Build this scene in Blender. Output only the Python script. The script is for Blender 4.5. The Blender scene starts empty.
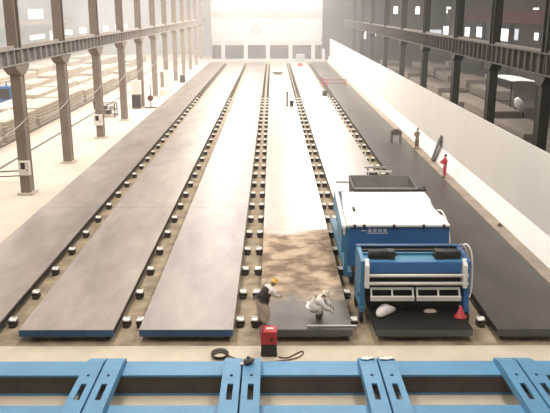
import bpy, bmesh, math, random
from mathutils import Vector, Matrix
random.seed(7)
S = bpy.context.scene
C = S.collection
PI = math.pi

# ------------------------------------------------------------------ materials
def _nt(name):
    m = bpy.data.materials.new(name); m.use_nodes = True
    nt = m.node_tree
    return m, nt, nt.nodes['Principled BSDF']

def mat(name, col, rough=0.6, var=0.12, scale=1.5, metal=0.0, bump=0.0, spec=0.5, emit=None, stretch=(1, 1, 1), col2=None):
    m, nt, b = _nt(name)
    b.inputs['Roughness'].default_value = rough
    b.inputs['Metallic'].default_value = metal
    b.inputs['Specular IOR Level'].default_value = spec
    tc = nt.nodes.new('ShaderNodeTexCoord'); mp = nt.nodes.new('ShaderNodeMapping')
    mp.inputs['Scale'].default_value = stretch
    nz = nt.nodes.new('ShaderNodeTexNoise')
    nz.inputs['Scale'].default_value = scale; nz.inputs['Detail'].default_value = 6; nz.inputs['Roughness'].default_value = 0.6
    rp = nt.nodes.new('ShaderNodeValToRGB')
    rp.color_ramp.elements[0].position = 0.3; rp.color_ramp.elements[1].position = 0.7
    a = [max(0, c * (1 - var)) for c in col]
    d = [min(1, c * (1 + var)) for c in (col2 or col)]
    rp.color_ramp.elements[0].color = (*a, 1); rp.color_ramp.elements[1].color = (*d, 1)
    L = nt.links.new
    L(tc.outputs['Object'], mp.inputs['Vector']); L(mp.outputs[0], nz.inputs['Vector'])
    L(nz.outputs['Fac'], rp.inputs[0]); L(rp.outputs[0], b.inputs['Base Color'])
    if bump:
        bp = nt.nodes.new('ShaderNodeBump'); bp.inputs['Strength'].default_value = bump; bp.inputs['Distance'].default_value = 0.02
        L(nz.outputs['Fac'], bp.inputs['Height']); L(bp.outputs[0], b.inputs['Normal'])
    if emit:
        b.inputs['Emission Color'].default_value = (*emit[0], 1); b.inputs['Emission Strength'].default_value = emit[1]
    return m

def bed_mat(name, base, dark, rough=0.36, metal=.35, zones=None, seams=((40, .25), (58, .2), (83, .3))):
    """Steel bed surface: blotchy grey, faint cross seams, optional (y_limit, colour, blend) zones of wet or sandy covering from the front end."""
    m, nt, b = _nt(name); N = nt.nodes.new; L = nt.links.new
    tc = N('ShaderNodeTexCoord')
    mp = N('ShaderNodeMapping'); mp.inputs['Scale'].default_value = (1, 0.35, 1)
    L(tc.outputs['Object'], mp.inputs['Vector'])
    nz = N('ShaderNodeTexNoise'); nz.inputs['Scale'].default_value = 0.7; nz.inputs['Detail'].default_value = 8; nz.inputs['Roughness'].default_value = 0.65
    L(mp.outputs[0], nz.inputs['Vector'])
    rp = N('ShaderNodeValToRGB'); rp.color_ramp.elements[0].position = .3; rp.color_ramp.elements[1].position = .68
    rp.color_ramp.elements[0].color = (*dark, 1); rp.color_ramp.elements[1].color = (*base, 1)
    L(nz.outputs['Fac'], rp.inputs[0])
    col = rp.outputs[0]
    sx = N('ShaderNodeSeparateXYZ'); L(tc.outputs['Object'], sx.inputs[0])
    def math_(op, a, c):
        n = N('ShaderNodeMath'); n.operation = op
        for i, v in enumerate((a, c)):
            if isinstance(v, (int, float)): n.inputs[i].default_value = v
            else: L(v, n.inputs[i])
        return n.outputs[0]
    for (y, w) in seams:
        dd = math_('ABSOLUTE', math_('SUBTRACT', sx.outputs[1], y), 0)
        f = math_('MULTIPLY', math_('LESS_THAN', dd, w * .25), .35)
        mx = N('ShaderNodeMixRGB'); L(f, mx.inputs[0]); L(col, mx.inputs[1]); mx.inputs[2].default_value = (*[c * .5 for c in dark], 1); col = mx.outputs[0]
    rgh = None
    if zones:
        n2 = N('ShaderNodeTexNoise'); n2.inputs['Scale'].default_value = 0.9; n2.inputs['Detail'].default_value = 4
        L(tc.outputs['Object'], n2.inputs['Vector'])
        wob = math_('MULTIPLY', math_('SUBTRACT', n2.outputs['Fac'], .5), 5.0)
        yy = math_('ADD', sx.outputs[1], wob)
        for (lim, c1, c2, sc, bl, rg) in zones:
            n3 = N('ShaderNodeTexNoise'); n3.inputs['Scale'].default_value = sc; n3.inputs['Detail'].default_value = 5
            L(tc.outputs['Object'], n3.inputs['Vector'])
            r3 = N('ShaderNodeValToRGB'); r3.color_ramp.elements[0].position = .38; r3.color_ramp.elements[1].position = .62
            r3.color_ramp.elements[0].color = (*c1, 1); r3.color_ramp.elements[1].color = (*c2, 1)
            L(n3.outputs['Fac'], r3.inputs[0])
            mr = N('ShaderNodeMapRange'); mr.inputs['From Min'].default_value = lim + bl; mr.inputs['From Max'].default_value = lim - bl
            L(yy, mr.inputs['Value'])
            mx = N('ShaderNodeMixRGB'); L(mr.outputs[0], mx.inputs[0]); L(col, mx.inputs[1]); L(r3.outputs[0], mx.inputs[2]); col = mx.outputs[0]
            rm = N('ShaderNodeMixRGB'); L(mr.outputs[0], rm.inputs[0])
            if rgh is None: rm.inputs[1].default_value = (rough,) * 3 + (1,)
            else: L(rgh, rm.inputs[1])
            rm.inputs[2].default_value = (rg,) * 3 + (1,); rgh = rm.outputs[0]
    L(col, b.inputs['Base Color'])
    b.inputs['Roughness'].default_value = rough
    if rgh is not None: L(rgh, b.inputs['Roughness'])
    b.inputs['Specular IOR Level'].default_value = .5; b.inputs['Metallic'].default_value = metal
    return m

def emit_mat(name, col, st):
    m = bpy.data.materials.new(name); m.use_nodes = True
    nt = m.node_tree; nt.nodes.clear()
    e = nt.nodes.new('ShaderNodeEmission'); e.inputs[0].default_value = (*col, 1); e.inputs[1].default_value = st
    o = nt.nodes.new('ShaderNodeOutputMaterial'); nt.links.new(e.outputs[0], o.inputs[0])
    return m

M = {}
M['floor'] = mat('pale concrete', (.62, .535, .45), .75, .10, .35, bump=.1)
M['floor_dirt'] = mat('dirty concrete', (.34, .265, .18), .85, .45, 1.1, bump=.2)
M['apron'] = mat('apron concrete', (.66, .58, .46), .8, .10, .8, bump=.1)
M['wall_white'] = mat('white wall paint', (.68, .645, .60), .7, .04, .25, stretch=(1, 1, .2))
M['wall_dado'] = mat('fresh white paint', (.93, .90, .86), .6, .02, .5)
M['kerb'] = mat('kerb concrete', (.33, .275, .22), .85, .2, .8)
M['end_wall'] = mat('end wall white', (.46, .435, .42), .7, .03, .2)
M['end_band'] = mat('end wall band', (.345, .305, .28), .7, .06, .3)
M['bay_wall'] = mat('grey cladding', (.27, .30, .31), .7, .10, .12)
M['bay_wall_pale'] = mat('lightened grey cladding', (.42, .44, .45), .7, .08, .15)  # paler copy of the grey cladding, lightened to brighten reflections in the beds
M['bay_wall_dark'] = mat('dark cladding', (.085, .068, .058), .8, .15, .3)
M['roof'] = mat('roof sheet', (.74, .73, .72), .8, .05, .3)
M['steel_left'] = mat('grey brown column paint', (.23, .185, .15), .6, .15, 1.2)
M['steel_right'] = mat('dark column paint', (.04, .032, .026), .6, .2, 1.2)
M['web_brown'] = mat('dark brown beam web', (.11, .092, .076), .8, .25, 1.0)  # dark brown web below the blue flange
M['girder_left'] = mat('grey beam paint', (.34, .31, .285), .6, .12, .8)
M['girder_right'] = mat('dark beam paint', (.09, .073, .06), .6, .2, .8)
M['rail_top'] = mat('rail steel', (.42, .36, .32), .5, .1, 1)
M['rail_dark'] = mat('rail steel dark', (.20, .17, .15), .5, .1, 1)
M['blue'] = mat('sky blue paint', (.11, .30, .50), .5, .10, 1.2)
M['blue_mach'] = mat('machine blue paint', (.045, .17, .43), .45, .08, 1.5)
M['blue_deep'] = mat('bed edge blue paint', (.03, .09, .20), .55, .25, 1.0)
M['teal'] = mat('teal paint', (.06, .22, .37), .5, .12, 1.5)
M['white'] = mat('white painted steel', (.82, .79, .74), .5, .04, 2)
M['tarp'] = mat('white cover sheet', (.90, .87, .83), .7, .03, 1.2)
M['grey_green'] = mat('hopper grey', (.15, .135, .115), .7, .15, 1.5)
M['black'] = mat('black rubber', (.015, .014, .013), .7, .2, 3)
M['dark'] = mat('dark oily steel', (.035, .030, .027), .6, .25, 3)
M['bracket'] = mat('dirty bracket steel', (.055, .043, .032), .8, .25, 3)
M['bracket_white'] = mat('galvanised cap', (.92, .89, .84), .5, .08, 6)
M['bed_edge'] = mat('bed edge steel', (.10, .10, .105), .55, .2, 1)
M['slab'] = mat('cured concrete', (.54, .47, .39), .85, .12, 1.2)
M['bay_floor'] = mat('darkened bay floor', (.07, .056, .045), .85, .3, .3)  # floor colour darkened to stand in for the low light in this bay
M['slab_dark'] = mat('dull brown concrete', (.32, .27, .22), .85, .15, 1.0)  # darker and browner than the slabs of the bright bay
M['wood'] = mat('timber', (.20, .13, .08), .8, .2, 2)
M['red'] = mat('red paint', (.50, .035, .045), .5, .08, 3)
M['red_cloth'] = mat('red cloth', (.55, .05, .075), .85, .08, 6)
M['rust'] = mat('red oxide girder', (.16, .05, .04), .7, .15, .6)
M['skin'] = mat('skin', (.42, .24, .16), .6, .05, 10)
M['eye'] = mat('eye', (.02, .015, .012), .3, .02, 10)
M['hair'] = mat('black hair', (.015, .012, .010), .7, .1, 20)
M['yellow'] = mat('yellow plastic', (.80, .50, .07), .4, .04, 8)
M['helmet_white'] = mat('cream plastic', (.80, .74, .62), .4, .04, 8)
M['cloth_white'] = mat('white cloth', (.82, .76, .72), .9, .05, 6)
M['cloth_dark'] = mat('dark cloth', (.045, .035, .032), .9, .15, 6)
M['cloth_beige'] = mat('beige cloth', (.56, .45, .38), .9, .1, 6)
M['cloth_tan'] = mat('tan cloth', (.22, .165, .125), .9, .1, 6)
M['shoe'] = mat('dark shoe', (.03, .025, .022), .7, .1, 8)
M['cable'] = mat('dark cable', (.03, .022, .018), .6, .1, 8)
M['cable_red'] = mat('brown cable', (.16, .06, .04), .6, .1, 8)
M['board'] = mat('dark board', (.10, .085, .07), .7, .15, 3)
M['zinc'] = mat('grey equipment', (.42, .40, .38), .6, .08, 2)
M['tan_box'] = mat('cream cabinet', (.78, .72, .64), .6, .04, 2)
M['glyph'] = mat('white lettering', (.85, .86, .88), .5, .01, 5)
M['lit'] = emit_mat('daylit pane', (1.0, .97, .92), 3.2)
M['lit_dim'] = emit_mat('dim daylit pane', (.95, .97, 1.0), .9)
M['blue_bay'] = mat('blue equipment', (.05, .15, .36), .6, .2, 2)

# ------------------------------------------------------------------ mesh helpers
class MB:
    def __init__(s): s.bm = bmesh.new()
    def box(s, x0, x1, y0, y1, z0, z1, mi=0, M4=None):
        vs = [s.bm.verts.new(Vector(p) if M4 is None else M4 @ Vector(p)) for p in
              ((x0,y0,z0),(x1,y0,z0),(x1,y1,z0),(x0,y1,z0),(x0,y0,z1),(x1,y0,z1),(x1,y1,z1),(x0,y1,z1))]
        for f in ((3,2,1,0),(4,5,6,7),(0,1,5,4),(1,2,6,5),(2,3,7,6),(3,0,4,7)):
            fc = s.bm.faces.new([vs[i] for i in f]); fc.material_index = mi
        return s
    def bar(s, a, b, w, h=None, mi=0, up=Vector((0,0,1))):
        """a square bar from a to b"""
        a, b = Vector(a), Vector(b); h = h or w
        d = (b - a).normalized()
        if abs(d.dot(up)) > .98: up = Vector((0,1,0))
        r = d.cross(up).normalized(); u = r.cross(d)
        vs = [s.bm.verts.new(p + r*sx*w/2 + u*sy*h/2) for p in (a, b) for sx, sy in ((-1,-1),(1,-1),(1,1),(-1,1))]
        for f in ((0,1,2,3),(7,6,5,4),(4,5,1,0),(5,6,2,1),(6,7,3,2),(7,4,0,3)):
            s.bm.faces.new([vs[i] for i in f]).material_index = mi
        return s
    def tube(s, pts, r, n=8, mi=0):
        pts = [Vector(p) for p in pts]; rings = []
        pu = None
        for i, p in enumerate(pts):
            d = (pts[min(i+1, len(pts)-1)] - pts[max(i-1, 0)]).normalized()
            u = pu if pu is not None and abs(pu.dot(d)) < .95 else (Vector((0,0,1)) if abs(d.z) < .9 else Vector((1,0,0)))
            rr = d.cross(u).normalized(); uu = rr.cross(d).normalized(); pu = uu
            rings.append([s.bm.verts.new(p + rr*math.cos(t)*r + uu*math.sin(t)*r) for t in [2*PI*k/n for k in range(n)]])
        for A, B in zip(rings, rings[1:]):
            for k in range(n):
                f = s.bm.faces.new((A[k], A[(k+1) % n], B[(k+1) % n], B[k])); f.smooth = n > 6; f.material_index = mi
        for e in (rings[0][::-1], rings[-1]):
            s.bm.faces.new(e).material_index = mi
        return s
    def prism(s, pts, axis, a, b, mi=0):
        """polygon pts (in the two other axes, order kept) extruded along axis from a to b"""
        def P(p, t):
            return {'x': (t, p[0], p[1]), 'y': (p[0], t, p[1]), 'z': (p[0], p[1], t)}[axis]
        A = [s.bm.verts.new(P(p, a)) for p in pts]; B = [s.bm.verts.new(P(p, b)) for p in pts]
        n = len(pts)
        s.bm.faces.new(A[::-1]).material_index = mi; s.bm.faces.new(B).material_index = mi
        for k in range(n):
            s.bm.faces.new((A[k], A[(k+1) % n], B[(k+1) % n], B[k])).material_index = mi
        return s
    def lathe(s, prof, c, n=16, mi=0, M4=None, smooth=True):
        c = Vector(c); rings = []
        for r, z in prof:
            ring = []
            for k in range(n):
                p = Vector((r*math.cos(2*PI*k/n), r*math.sin(2*PI*k/n), z))
                ring.append(s.bm.verts.new(c + (M4 @ p if M4 is not None else p)))
            rings.append(ring)
        for A, B in zip(rings, rings[1:]):
            for k in range(n):
                f = s.bm.faces.new((A[k], A[(k+1) % n], B[(k+1) % n], B[k])); f.smooth = smooth; f.material_index = mi
        s.bm.faces.new(rings[0][::-1]).material_index = mi; s.bm.faces.new(rings[-1]).material_index = mi
        return s
    def ball(s, c, rx, ry, rz, n=12, mi=0, M4=None):
        prof = [(max(.02, math.sin(PI*i/8)), -math.cos(PI*i/8)) for i in range(9)]
        Sx = Matrix.Diagonal((rx, ry, rz)).to_3x3()
        if M4 is not None: Sx = M4.to_3x3() @ Sx
        return s.lathe(prof, c, n, mi, Sx)
    def quad(s, *p, mi=0):
        s.bm.faces.new([s.bm.verts.new(q) for q in p]).material_index = mi; return s
    def done(s, name, mats, parent=None, bevel=0, loc=None, rz=0):
        bmesh.ops.recalc_face_normals(s.bm, faces=s.bm.faces[:])
        me = bpy.data.meshes.new(name)
        if loc is not None:
            s.bm.transform(Matrix.Translation(-Vector(loc)))
        s.bm.to_mesh(me); s.bm.free()
        o = bpy.data.objects.new(name, me); C.objects.link(o)
        for m in (mats if isinstance(mats, (list, tuple)) else [mats]): me.materials.append(M[m])
        if loc is not None: o.location = loc
        if parent: o.parent = parent
        if bevel:
            b = o.modifiers.new('bevel', 'BEVEL'); b.width = bevel; b.segments = 2; b.limit_method = 'ANGLE'
        return o

def tag(o, label, cat, group=None, kind=None):
    o['label'] = label; o['category'] = cat
    if group: o['group'] = group
    if kind: o['kind'] = kind
    return o
def thing(name, label, cat, loc=(0,0,0), rz=0, group=None):
    o = bpy.data.objects.new(name, None); C.objects.link(o)
    o.location = loc; o.rotation_euler = (0, 0, rz); o.empty_display_size = .2
    return tag(o, label, cat, group)
def struct(o, label=None):
    o['kind'] = 'structure'
    if label: o['label'] = label
    return o
def copy_tree(o, parent=None):
    c = o.copy(); C.objects.link(c)
    if parent: c.parent = parent
    for ch in list(o.children): copy_tree(ch, c)
    return c

# ------------------------------------------------------------------ camera
CAMZ = 11.58
cam_d = bpy.data.cameras.new('camera'); cam = bpy.data.objects.new('camera', cam_d); C.objects.link(cam)
cam.location = (0, 0, CAMZ)
cam.rotation_euler = (math.radians(90 - 15.41), 0, math.radians(-0.2))
cam_d.lens = 36 * 720 / 550; cam_d.sensor_width = 36; cam_d.clip_end = 600; cam_d.clip_start = .1
S.camera = cam

# ------------------------------------------------------------------ the setting
BEDX = [(-13.30, -9.98), (-9.08, -5.70), (-4.78, -1.42), (-.46, 2.86), (3.69, 7.17), (8.05, 11.50)]
Y0, Y1 = 23.62, 156.0
EY = 165.0
LX, RX = -54.0, 42.0      # outer walls of the two side bays
CX_L, CX_R = -15.85, 16.9

mb = MB()
mb.box(LX, -13.6, -12, 195, -.4, 0, 0)
mb.box(-13.6, 12.1, Y0 - .25, 195, -.4, 0, 1)
mb.box(-13.6, 12.1, -12, Y0 - .25, -.4, 0, 2)
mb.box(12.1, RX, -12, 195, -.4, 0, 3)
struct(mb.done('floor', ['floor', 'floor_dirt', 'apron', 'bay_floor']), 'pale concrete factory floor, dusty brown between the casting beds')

# partition wall with bright lower band and kerb
mb = MB(); mb.box(12.6, 12.9, 14, EY - 3, 0, 5.05)
struct(mb.done('wall_right', 'wall_white'), 'long white partition wall beside the dark bed')
mb = MB(); mb.prism([(12.2, 0), (12.6, 0), (12.6, 1.55), (12.2, .52)], 'y', 14, EY - 3)  # slope shaped so the white band catches more overhead light
struct(mb.done('baseboard_right', 'wall_dado'), 'bright white sloping lower band of the partition wall')
mb = MB(); mb.box(11.56, 12.2, 20, EY - 3, 0, .5)
struct(mb.done('kerb', 'kerb'), 'beige concrete kerb along the foot of the partition wall')

# outer walls
mb = MB(); mb.box(LX - .3, LX, -12, 195, 0, 18)
struct(mb.done('wall_left', 'bay_wall'), 'grey cladding wall of the far side bay')
mb = MB(); mb.box(RX, RX + .3, -12, 195, 0, 18)
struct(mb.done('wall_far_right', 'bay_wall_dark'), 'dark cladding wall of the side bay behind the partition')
mb = MB(); mb.box(LX, -13.3, 190, 190.3, 0, 18)
struct(mb.done('wall_back_left', 'bay_wall_pale'), 'grey end wall of the bay with the slab stacks')
mb = MB(); mb.box(10.9, RX, 175, 175.3, 0, 18)
struct(mb.done('wall_back_right', 'bay_wall_dark'), 'dark end wall of the bay behind the partition')
mb = MB(); mb.box(LX, RX, -12.3, -12, 0, 18)
struct(mb.done('wall_front', 'bay_wall'), 'wall behind the camera')
# roofs
mb = MB(); mb.box(LX, RX, -12, 195, 18, 18.3)
struct(mb.done('ceiling', 'roof'), 'sheet steel roof over the casting hall')

# end building
bx0, bx1 = -13.6, 11.1
mb = MB()
mb.box(bx0, bx1, EY, EY + .4, 4.3, 18)
struct(mb.done('wall_back', 'end_wall'), 'bright white upper wall at the end of the hall')
mb = MB(); mb.box(bx0, bx1, EY - .12, EY - .002, 9.5, 11.0)
struct(mb.done('trim_1', 'end_band'), 'pale beige band across the end wall')
mb = MB(); mb.box(bx0, bx1, EY - .35, EY + .05, 3.6, 4.35)
mb.box(bx0, bx1, EY - .45, EY + .02, 4.33, 4.45)
struct(mb.done('lintel_beam', 'zinc'), 'grey lintel beam over the open bays at the end of the hall')
for px in (223.5, 246, 268, 290.5, 313):
    X = (px - 272.5) / 720 * 162
    mb = MB(); mb.box(X - .42, X + .42, EY - .4, EY + .5, 0, 4.36)
    struct(mb.done('pillar', 'end_wall'), 'white pillar of the open bays in the end wall')
mb = MB(); mb.box(bx0, bx1, EY + 6, EY + 6.3, 0, 5.0); mb.box(bx0, bx0 + .3, EY, EY + 6, 0, 5); mb.box(bx1 - .3, bx1, EY, EY + 6, 0, 5); mb.box(bx0, bx1, EY + .4, EY + 6.3, 5.0, 5.3)
struct(mb.done('wall_recess', 'bay_wall_dark'), 'dark recess behind the pillars of the end wall')
mb = MB(); mb.box(bx0 - 3, bx1 + .6, EY - 2.6, EY - .5, 0, .62)
struct(mb.done('step_wall', 'end_wall'), 'low white ledge in front of the end wall pillars')
w = MB(); w.box(-4.8, -2.5, EY - .1, EY - .02, 6.0, 8.0)
w = struct(w.done('window_1', 'end_band'), 'small window in the white end wall')
g = MB(); g.box(-4.6, -3.75, EY - .13, EY - .1, 6.2, 7.8); g.box(-3.55, -2.7, EY - .13, EY - .1, 6.2, 7.8); g.done('pane', 'bay_wall', w)
# white door at the end of the partition
d = MB(); d.box(10.9, 11.5, EY - 4.0, EY - 3.85, 0, 3.0); struct(d.done('door_1', 'end_wall'), 'narrow white door beside the partition end')

# windows of the side bays: each a frame with a lit pane
def win(n, x0, x1, y0, y1, z0, z1, m, frame='zinc'):
    f = MB()
    if abs(x1 - x0) < abs(y1 - y0):
        f.box(x0 - .05, x1 + .05, y0 - .15, y0, z0 - .15, z1 + .15); f.box(x0 - .05, x1 + .05, y1, y1 + .15, z0 - .15, z1 + .15)
        f.box(x0 - .05, x1 + .05, y0, y1, z0 - .15, z0); f.box(x0 - .05, x1 + .05, y0, y1, z1, z1 + .15)
    else:
        f.box(x0 - .15, x0, y0 - .05, y1 + .05, z0 - .15, z1 + .15); f.box(x1, x1 + .15, y0 - .05, y1 + .05, z0 - .15, z1 + .15)
        f.box(x0, x1, y0 - .05, y1 + .05, z0 - .15, z0); f.box(x0, x1, y0 - .05, y1 + .05, z1, z1 + .15)
    o = struct(f.done('window_%d' % n, frame), 'daylit window of the side bay')
    p = MB(); p.box(x0, x1, y0, y1, z0, z1); p.done('pane', m, o)
n = 2
def at_wall_x(px, py, X):          # point of the wall at x = X seen at a pixel of the photograph
    off = abs(px - 272.5); dep = abs(X) * 720 / off
    t = math.tan(math.atan((py - 206.5) / 720) + math.radians(15.41))
    y = dep * (1.0 / (math.cos(math.radians(15.41)) + t * math.sin(math.radians(15.41))))
    return y, CAMZ - y * t
for (pa, pb, ya, yb, m) in ((534, 539.5, 8, 13, 'lit'), (447, 451, 7, 13, 'lit'), (416, 420, 7, 13, 'lit'), (394, 398, 7, 12, 'lit'),
                            (477, 482.5, 27, 37, 'lit'), (461, 470, 27, 36, 'lit'), (445, 450, 26, 34, 'lit'), (501, 509, 29, 41, 'lit'), (515, 519, 29, 40, 'lit_dim'),
                            (535, 539, 33, 40, 'lit'), (428, 443, 28, 32, 'lit_dim'), (373, 377, 20, 24, 'lit'), (363, 367, 18, 24, 'lit')):
    y_a, z_a = at_wall_x((pa + pb) / 2, ya, RX - .1); y_b, z_b = at_wall_x((pa + pb) / 2, yb, RX - .1)
    ys, _ = at_wall_x(pb, (ya + yb) / 2, RX - .1); ye, _ = at_wall_x(pa, (ya + yb) / 2, RX - .1)
    if ye > 173: 
        sc = 174.8; k = sc * .964 / 720
        win(n, (pa - 272.5) * k, (pb - 272.5) * k, 174.85, 174.95, z_b if z_b < 20 else 6, z_a, m)
    else:
        win(n, RX - .12, RX - .02, ys, ye, z_b, z_a, m)
    n += 1
for (pa, pb, ya, yb, m) in ((67, 74, 30, 34.5, 'lit'), (81.5, 88, 27.5, 33, 'lit'), (105, 110, 26, 31, 'lit'), (117, 119, 25, 30, 'lit'), (126, 129, 24, 30, 'lit'), (152, 154, 20, 26, 'lit'), (173, 176.5, 20, 24, 'lit'),
                            (27, 43, 9, 22, 'lit_dim'), (29, 45, 34.5, 39.5, 'lit_dim'), (49.5, 51.5, 31, 40, 'lit')):
    k = 186.0 / 720
    def zz(py): return CAMZ - 189.9 * math.tan(math.atan((py - 206.5) / 720) + math.radians(15.41))
    xa, xb = (pa - 272.5) * k, (pb - 272.5) * k
    if xa < LX + .3:
        yy_a, z1_ = at_wall_x((pa + pb) / 2, ya, LX); _, z0_ = at_wall_x((pa + pb) / 2, yb, LX)
        y_s, _ = at_wall_x(pa, ya, LX); y_e, _ = at_wall_x(pb, ya, LX)
        win(n, LX + .02, LX + .12, y_s, y_e, z0_, z1_, m)
    else:
        win(n, xa, xb, 189.85, 189.95, zz(yb), zz(ya), m)
    n += 1

# ------------------------------------------------------------------ columns and crane beams
def column(x, y, top, m, corbel_z, base, side):
    mb = MB()
    wx, wy, t = .62, .80, .09
    mb.box(x - wx/2, x + wx/2, y - wy/2, y - wy/2 + t, 0, top); mb.box(x - wx/2, x + wx/2, y + wy/2 - t, y + wy/2, 0, top)
    mb.box(x - .16, x + .16, y - wy/2 + t, y + wy/2 - t, 0, top)
    mb.box(x - wx/2 + .02, x - wx/2 + .06, y - wy/2 + t, y + wy/2 - t, 0, corbel_z)
    mb.box(x + wx/2 - .06, x + wx/2 - .02, y - wy/2 + t, y + wy/2 - t, 0, corbel_z)
    o = struct(mb.done('steel_column', m), 'tall steel column carrying the crane beam')
    cb = MB(); a = 1.2 if base else .95
    cb.prism([(y - a, corbel_z), (y + a, corbel_z), (y + a, corbel_z - .12), (y + .42, corbel_z - .6), (y - .42, corbel_z - .6), (y - a, corbel_z - .12)], 'x', x - .42, x + .42)
    cb.done('corbel', m, o)
    if base:
        b = MB(); b.box(x - .5, x + .5, y - .58, y + .58, 0, .14); b.done('base_pad', 'floor', o)
    return o
LY = [45.3, 55.0, 66.0, 77.0, 87.6, 98.2, 108.8, 119.6, 130.5, 141.5, 152.5, 164]
for y in LY: column(CX_L, y, 17.9, 'steel_left', 8.2, True, -1)
RY = [45.0, 56, 67.2, 81.4, 95.4, 110, 125.4, 139, 153]
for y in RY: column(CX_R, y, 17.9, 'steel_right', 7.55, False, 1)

def girder(x, y0, y1, z0, z1, m, mrail, name, label):
    mb = MB()
    mb.box(x - .30, x + .30, y0, y1, z0, z0 + .08); mb.box(x - .36, x + .36, y0, y1, z1 - .08, z1)
    mb.box(x - .05, x + .05, y0, y1, z0 + .08, z1 - .08)
    y = y0 + .5
    while y < y1:
        mb.box(x - .29, x + .29, y - .07, y + .07, z0 + .08, z1 - .08); y += 1.25
    o = struct(mb.done(name, m), label)
    r = MB(); r.box(x - .07, x + .07, y0, y1, z1, z1 + .16); r.box(x - .13, x + .13, y0, y1, z1, z1 + .04); r.done('crane_rail', mrail, o)
    return o
girder(CX_L + .05, 20, 172, 8.22, 9.22, 'girder_left', 'rail_top', 'crane_beam', 'grey ribbed crane beam along the bright bay')
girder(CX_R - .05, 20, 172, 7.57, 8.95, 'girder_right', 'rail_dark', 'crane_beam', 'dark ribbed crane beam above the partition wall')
# far crane beam in the dark bay
mb = MB(); mb.box(RX - 1.6, RX - 1.2, 40, 172, 9.3, 11.2); mb.box(RX - 1.9, RX - .9, 40, 172, 9.15, 9.3); mb.box(RX - 1.9, RX - .9, 40, 172, 11.2, 11.35)
struct(mb.done('crane_beam', 'rust'), 'rusty red crane beam on the far wall of the dark bay')
for y in (62, 78, 94, 110, 126, 142, 158):
    mb = MB(); mb.box(RX - 1.7, RX - 1.0, y - .4, y + .4, 0, 9.15)
    struct(mb.done('steel_column', 'steel_right'), 'steel column on the far wall of the dark bay')
mb = MB(); mb.box(-50.5, -50, 20, 186, 8.2, 9.2); mb.box(-50.7, -49.8, 20, 186, 9.2, 9.3)
struct(mb.done('crane_beam', 'girder_left'), 'grey crane beam on the outer wall of the bright bay')

# ------------------------------------------------------------------ casting beds
BM = [bed_mat('bed steel one', (.37, .315, .275), (.22, .187, .163), .45, .7),
      bed_mat('bed steel two', (.44, .385, .345), (.27, .234, .208), .44, .7),
      bed_mat('bed steel three', (.32, .285, .265), (.20, .18, .165), .43, .6),
      bed_mat('bed steel four', (.56, .49, .43), (.45, .39, .34), .33, .5,
              zones=[(35.5, (.25, .175, .115), (.60, .465, .34), 1.2, .7, .85), (26.9, (.095, .082, .072), (.14, .12, .105), .8, 1.0, .45)]),
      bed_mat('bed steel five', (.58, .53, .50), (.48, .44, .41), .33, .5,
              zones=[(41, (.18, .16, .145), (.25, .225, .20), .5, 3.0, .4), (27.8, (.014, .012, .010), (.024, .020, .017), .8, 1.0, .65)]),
      bed_mat('bed steel six', (.125, .106, .091), (.07, .058, .049), .42, .45)]
for i, m in enumerate(BM): M['bed%d' % i] = m
BEDL = ['casting bed beside the row of pale grey columns, dark brown surface',
        'brown-grey casting bed with blue front edge, second from the pale columns',
        'light grey casting bed with blue front edge, ending behind the cable coil',
        'casting bed with sandy brown patch where the two crouching workers are',
        'casting bed under the blue and white casting machine',
        'almost black casting bed running along the white partition wall']
proto_b = None
for i, (x0, x1) in enumerate(BEDX):
    root = thing('casting_bed', BEDL[i], 'casting bed', ((x0 + x1) / 2, Y0, 0), 0, 'long parallel casting beds')
    L_ = Vector(((x0 + x1) / 2, Y0, 0))
    def part(mb, name, m, bevel=0):
        mb.bm.transform(Matrix.Translation(-L_)); return mb.done(name, m, root, bevel)
    # the top keeps world y in object space so that zones and seams can be given as distances
    mb = MB(); mb.box(x0, x1, Y0 + .02, Y1, .44, .50)
    mb.bm.transform(Matrix.Translation((-L_.x, 0, 0)))
    o = mb.done('deck_plate', 'bed%d' % i, root); o.location = (0, -Y0, 0)
    mb = MB(); mb.box(x0 + .01, x1 - .01, Y0, Y0 + .12, .24, .48); part(mb, 'front_edge', 'blue_deep' if i in (1, 2) else 'bed_edge')
    mb = MB(); mb.box(x0 + .03, x0 + .13, Y0 + .12, Y1, .20, .44); part(mb, 'side_rail', 'dark')
    mb = MB(); mb.box(x1 - .13, x1 - .03, Y0 + .12, Y1, .20, .44); part(mb, 'side_rail', 'dark')
    mb = MB(); mb.box(x0 + .35, x1 - .35, Y0 + .35, Y1, 0, .44); part(mb, 'support_plinth', 'floor_dirt')
    sides = [(x0 - .20, -1)] * (i > 0) + [(x1 + .20, 1)] * (i < 5)
    for X, sg in sides:
        y = 25.05; k = 0
        while y < Y1 - .5 and not (sg < 0 and i in (1, 2) and k > (0 if i == 2 else -1)):
            if i == 4 and y < 38: y += 2.75; continue
            if proto_b is None:
                b = MB(); b.box(-.13, .13, -.15, .15, 0, .24); b.box(-.18, -.13, -.07, .07, .10, .22); b.box(.13, .17, -.07, .07, .10, .18); b.box(-.09, .09, -.22, -.15, 0, .12)
                ob = b.done('side_bracket', 'bracket', root)
                cp = MB(); cp.box(-.13, .13, -.13, .14, .24, .28); cp.box(-.13, -.07, -.13, .14, .28, .32); cp.box(-.13, .13, .10, .14, .28, .32)
                cpo = cp.done('bracket_cap', 'bracket_white', ob); proto_b = (ob, cpo)
            else:
                ob = proto_b[0].copy(); C.objects.link(ob); ob.parent = root
                if y < 95:
                    cpo = proto_b[1].copy(); C.objects.link(cpo); cpo.parent = ob
            ob.location = (X - L_.x, y - Y0, 0); ob.rotation_euler = (0, 0, 0 if sg > 0 else PI)
            if sg < 0: ob.rotation_euler = (0, 0, 0); ob.scale = (-1, 1, 1)
            y += 2.75; k += 1

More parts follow.
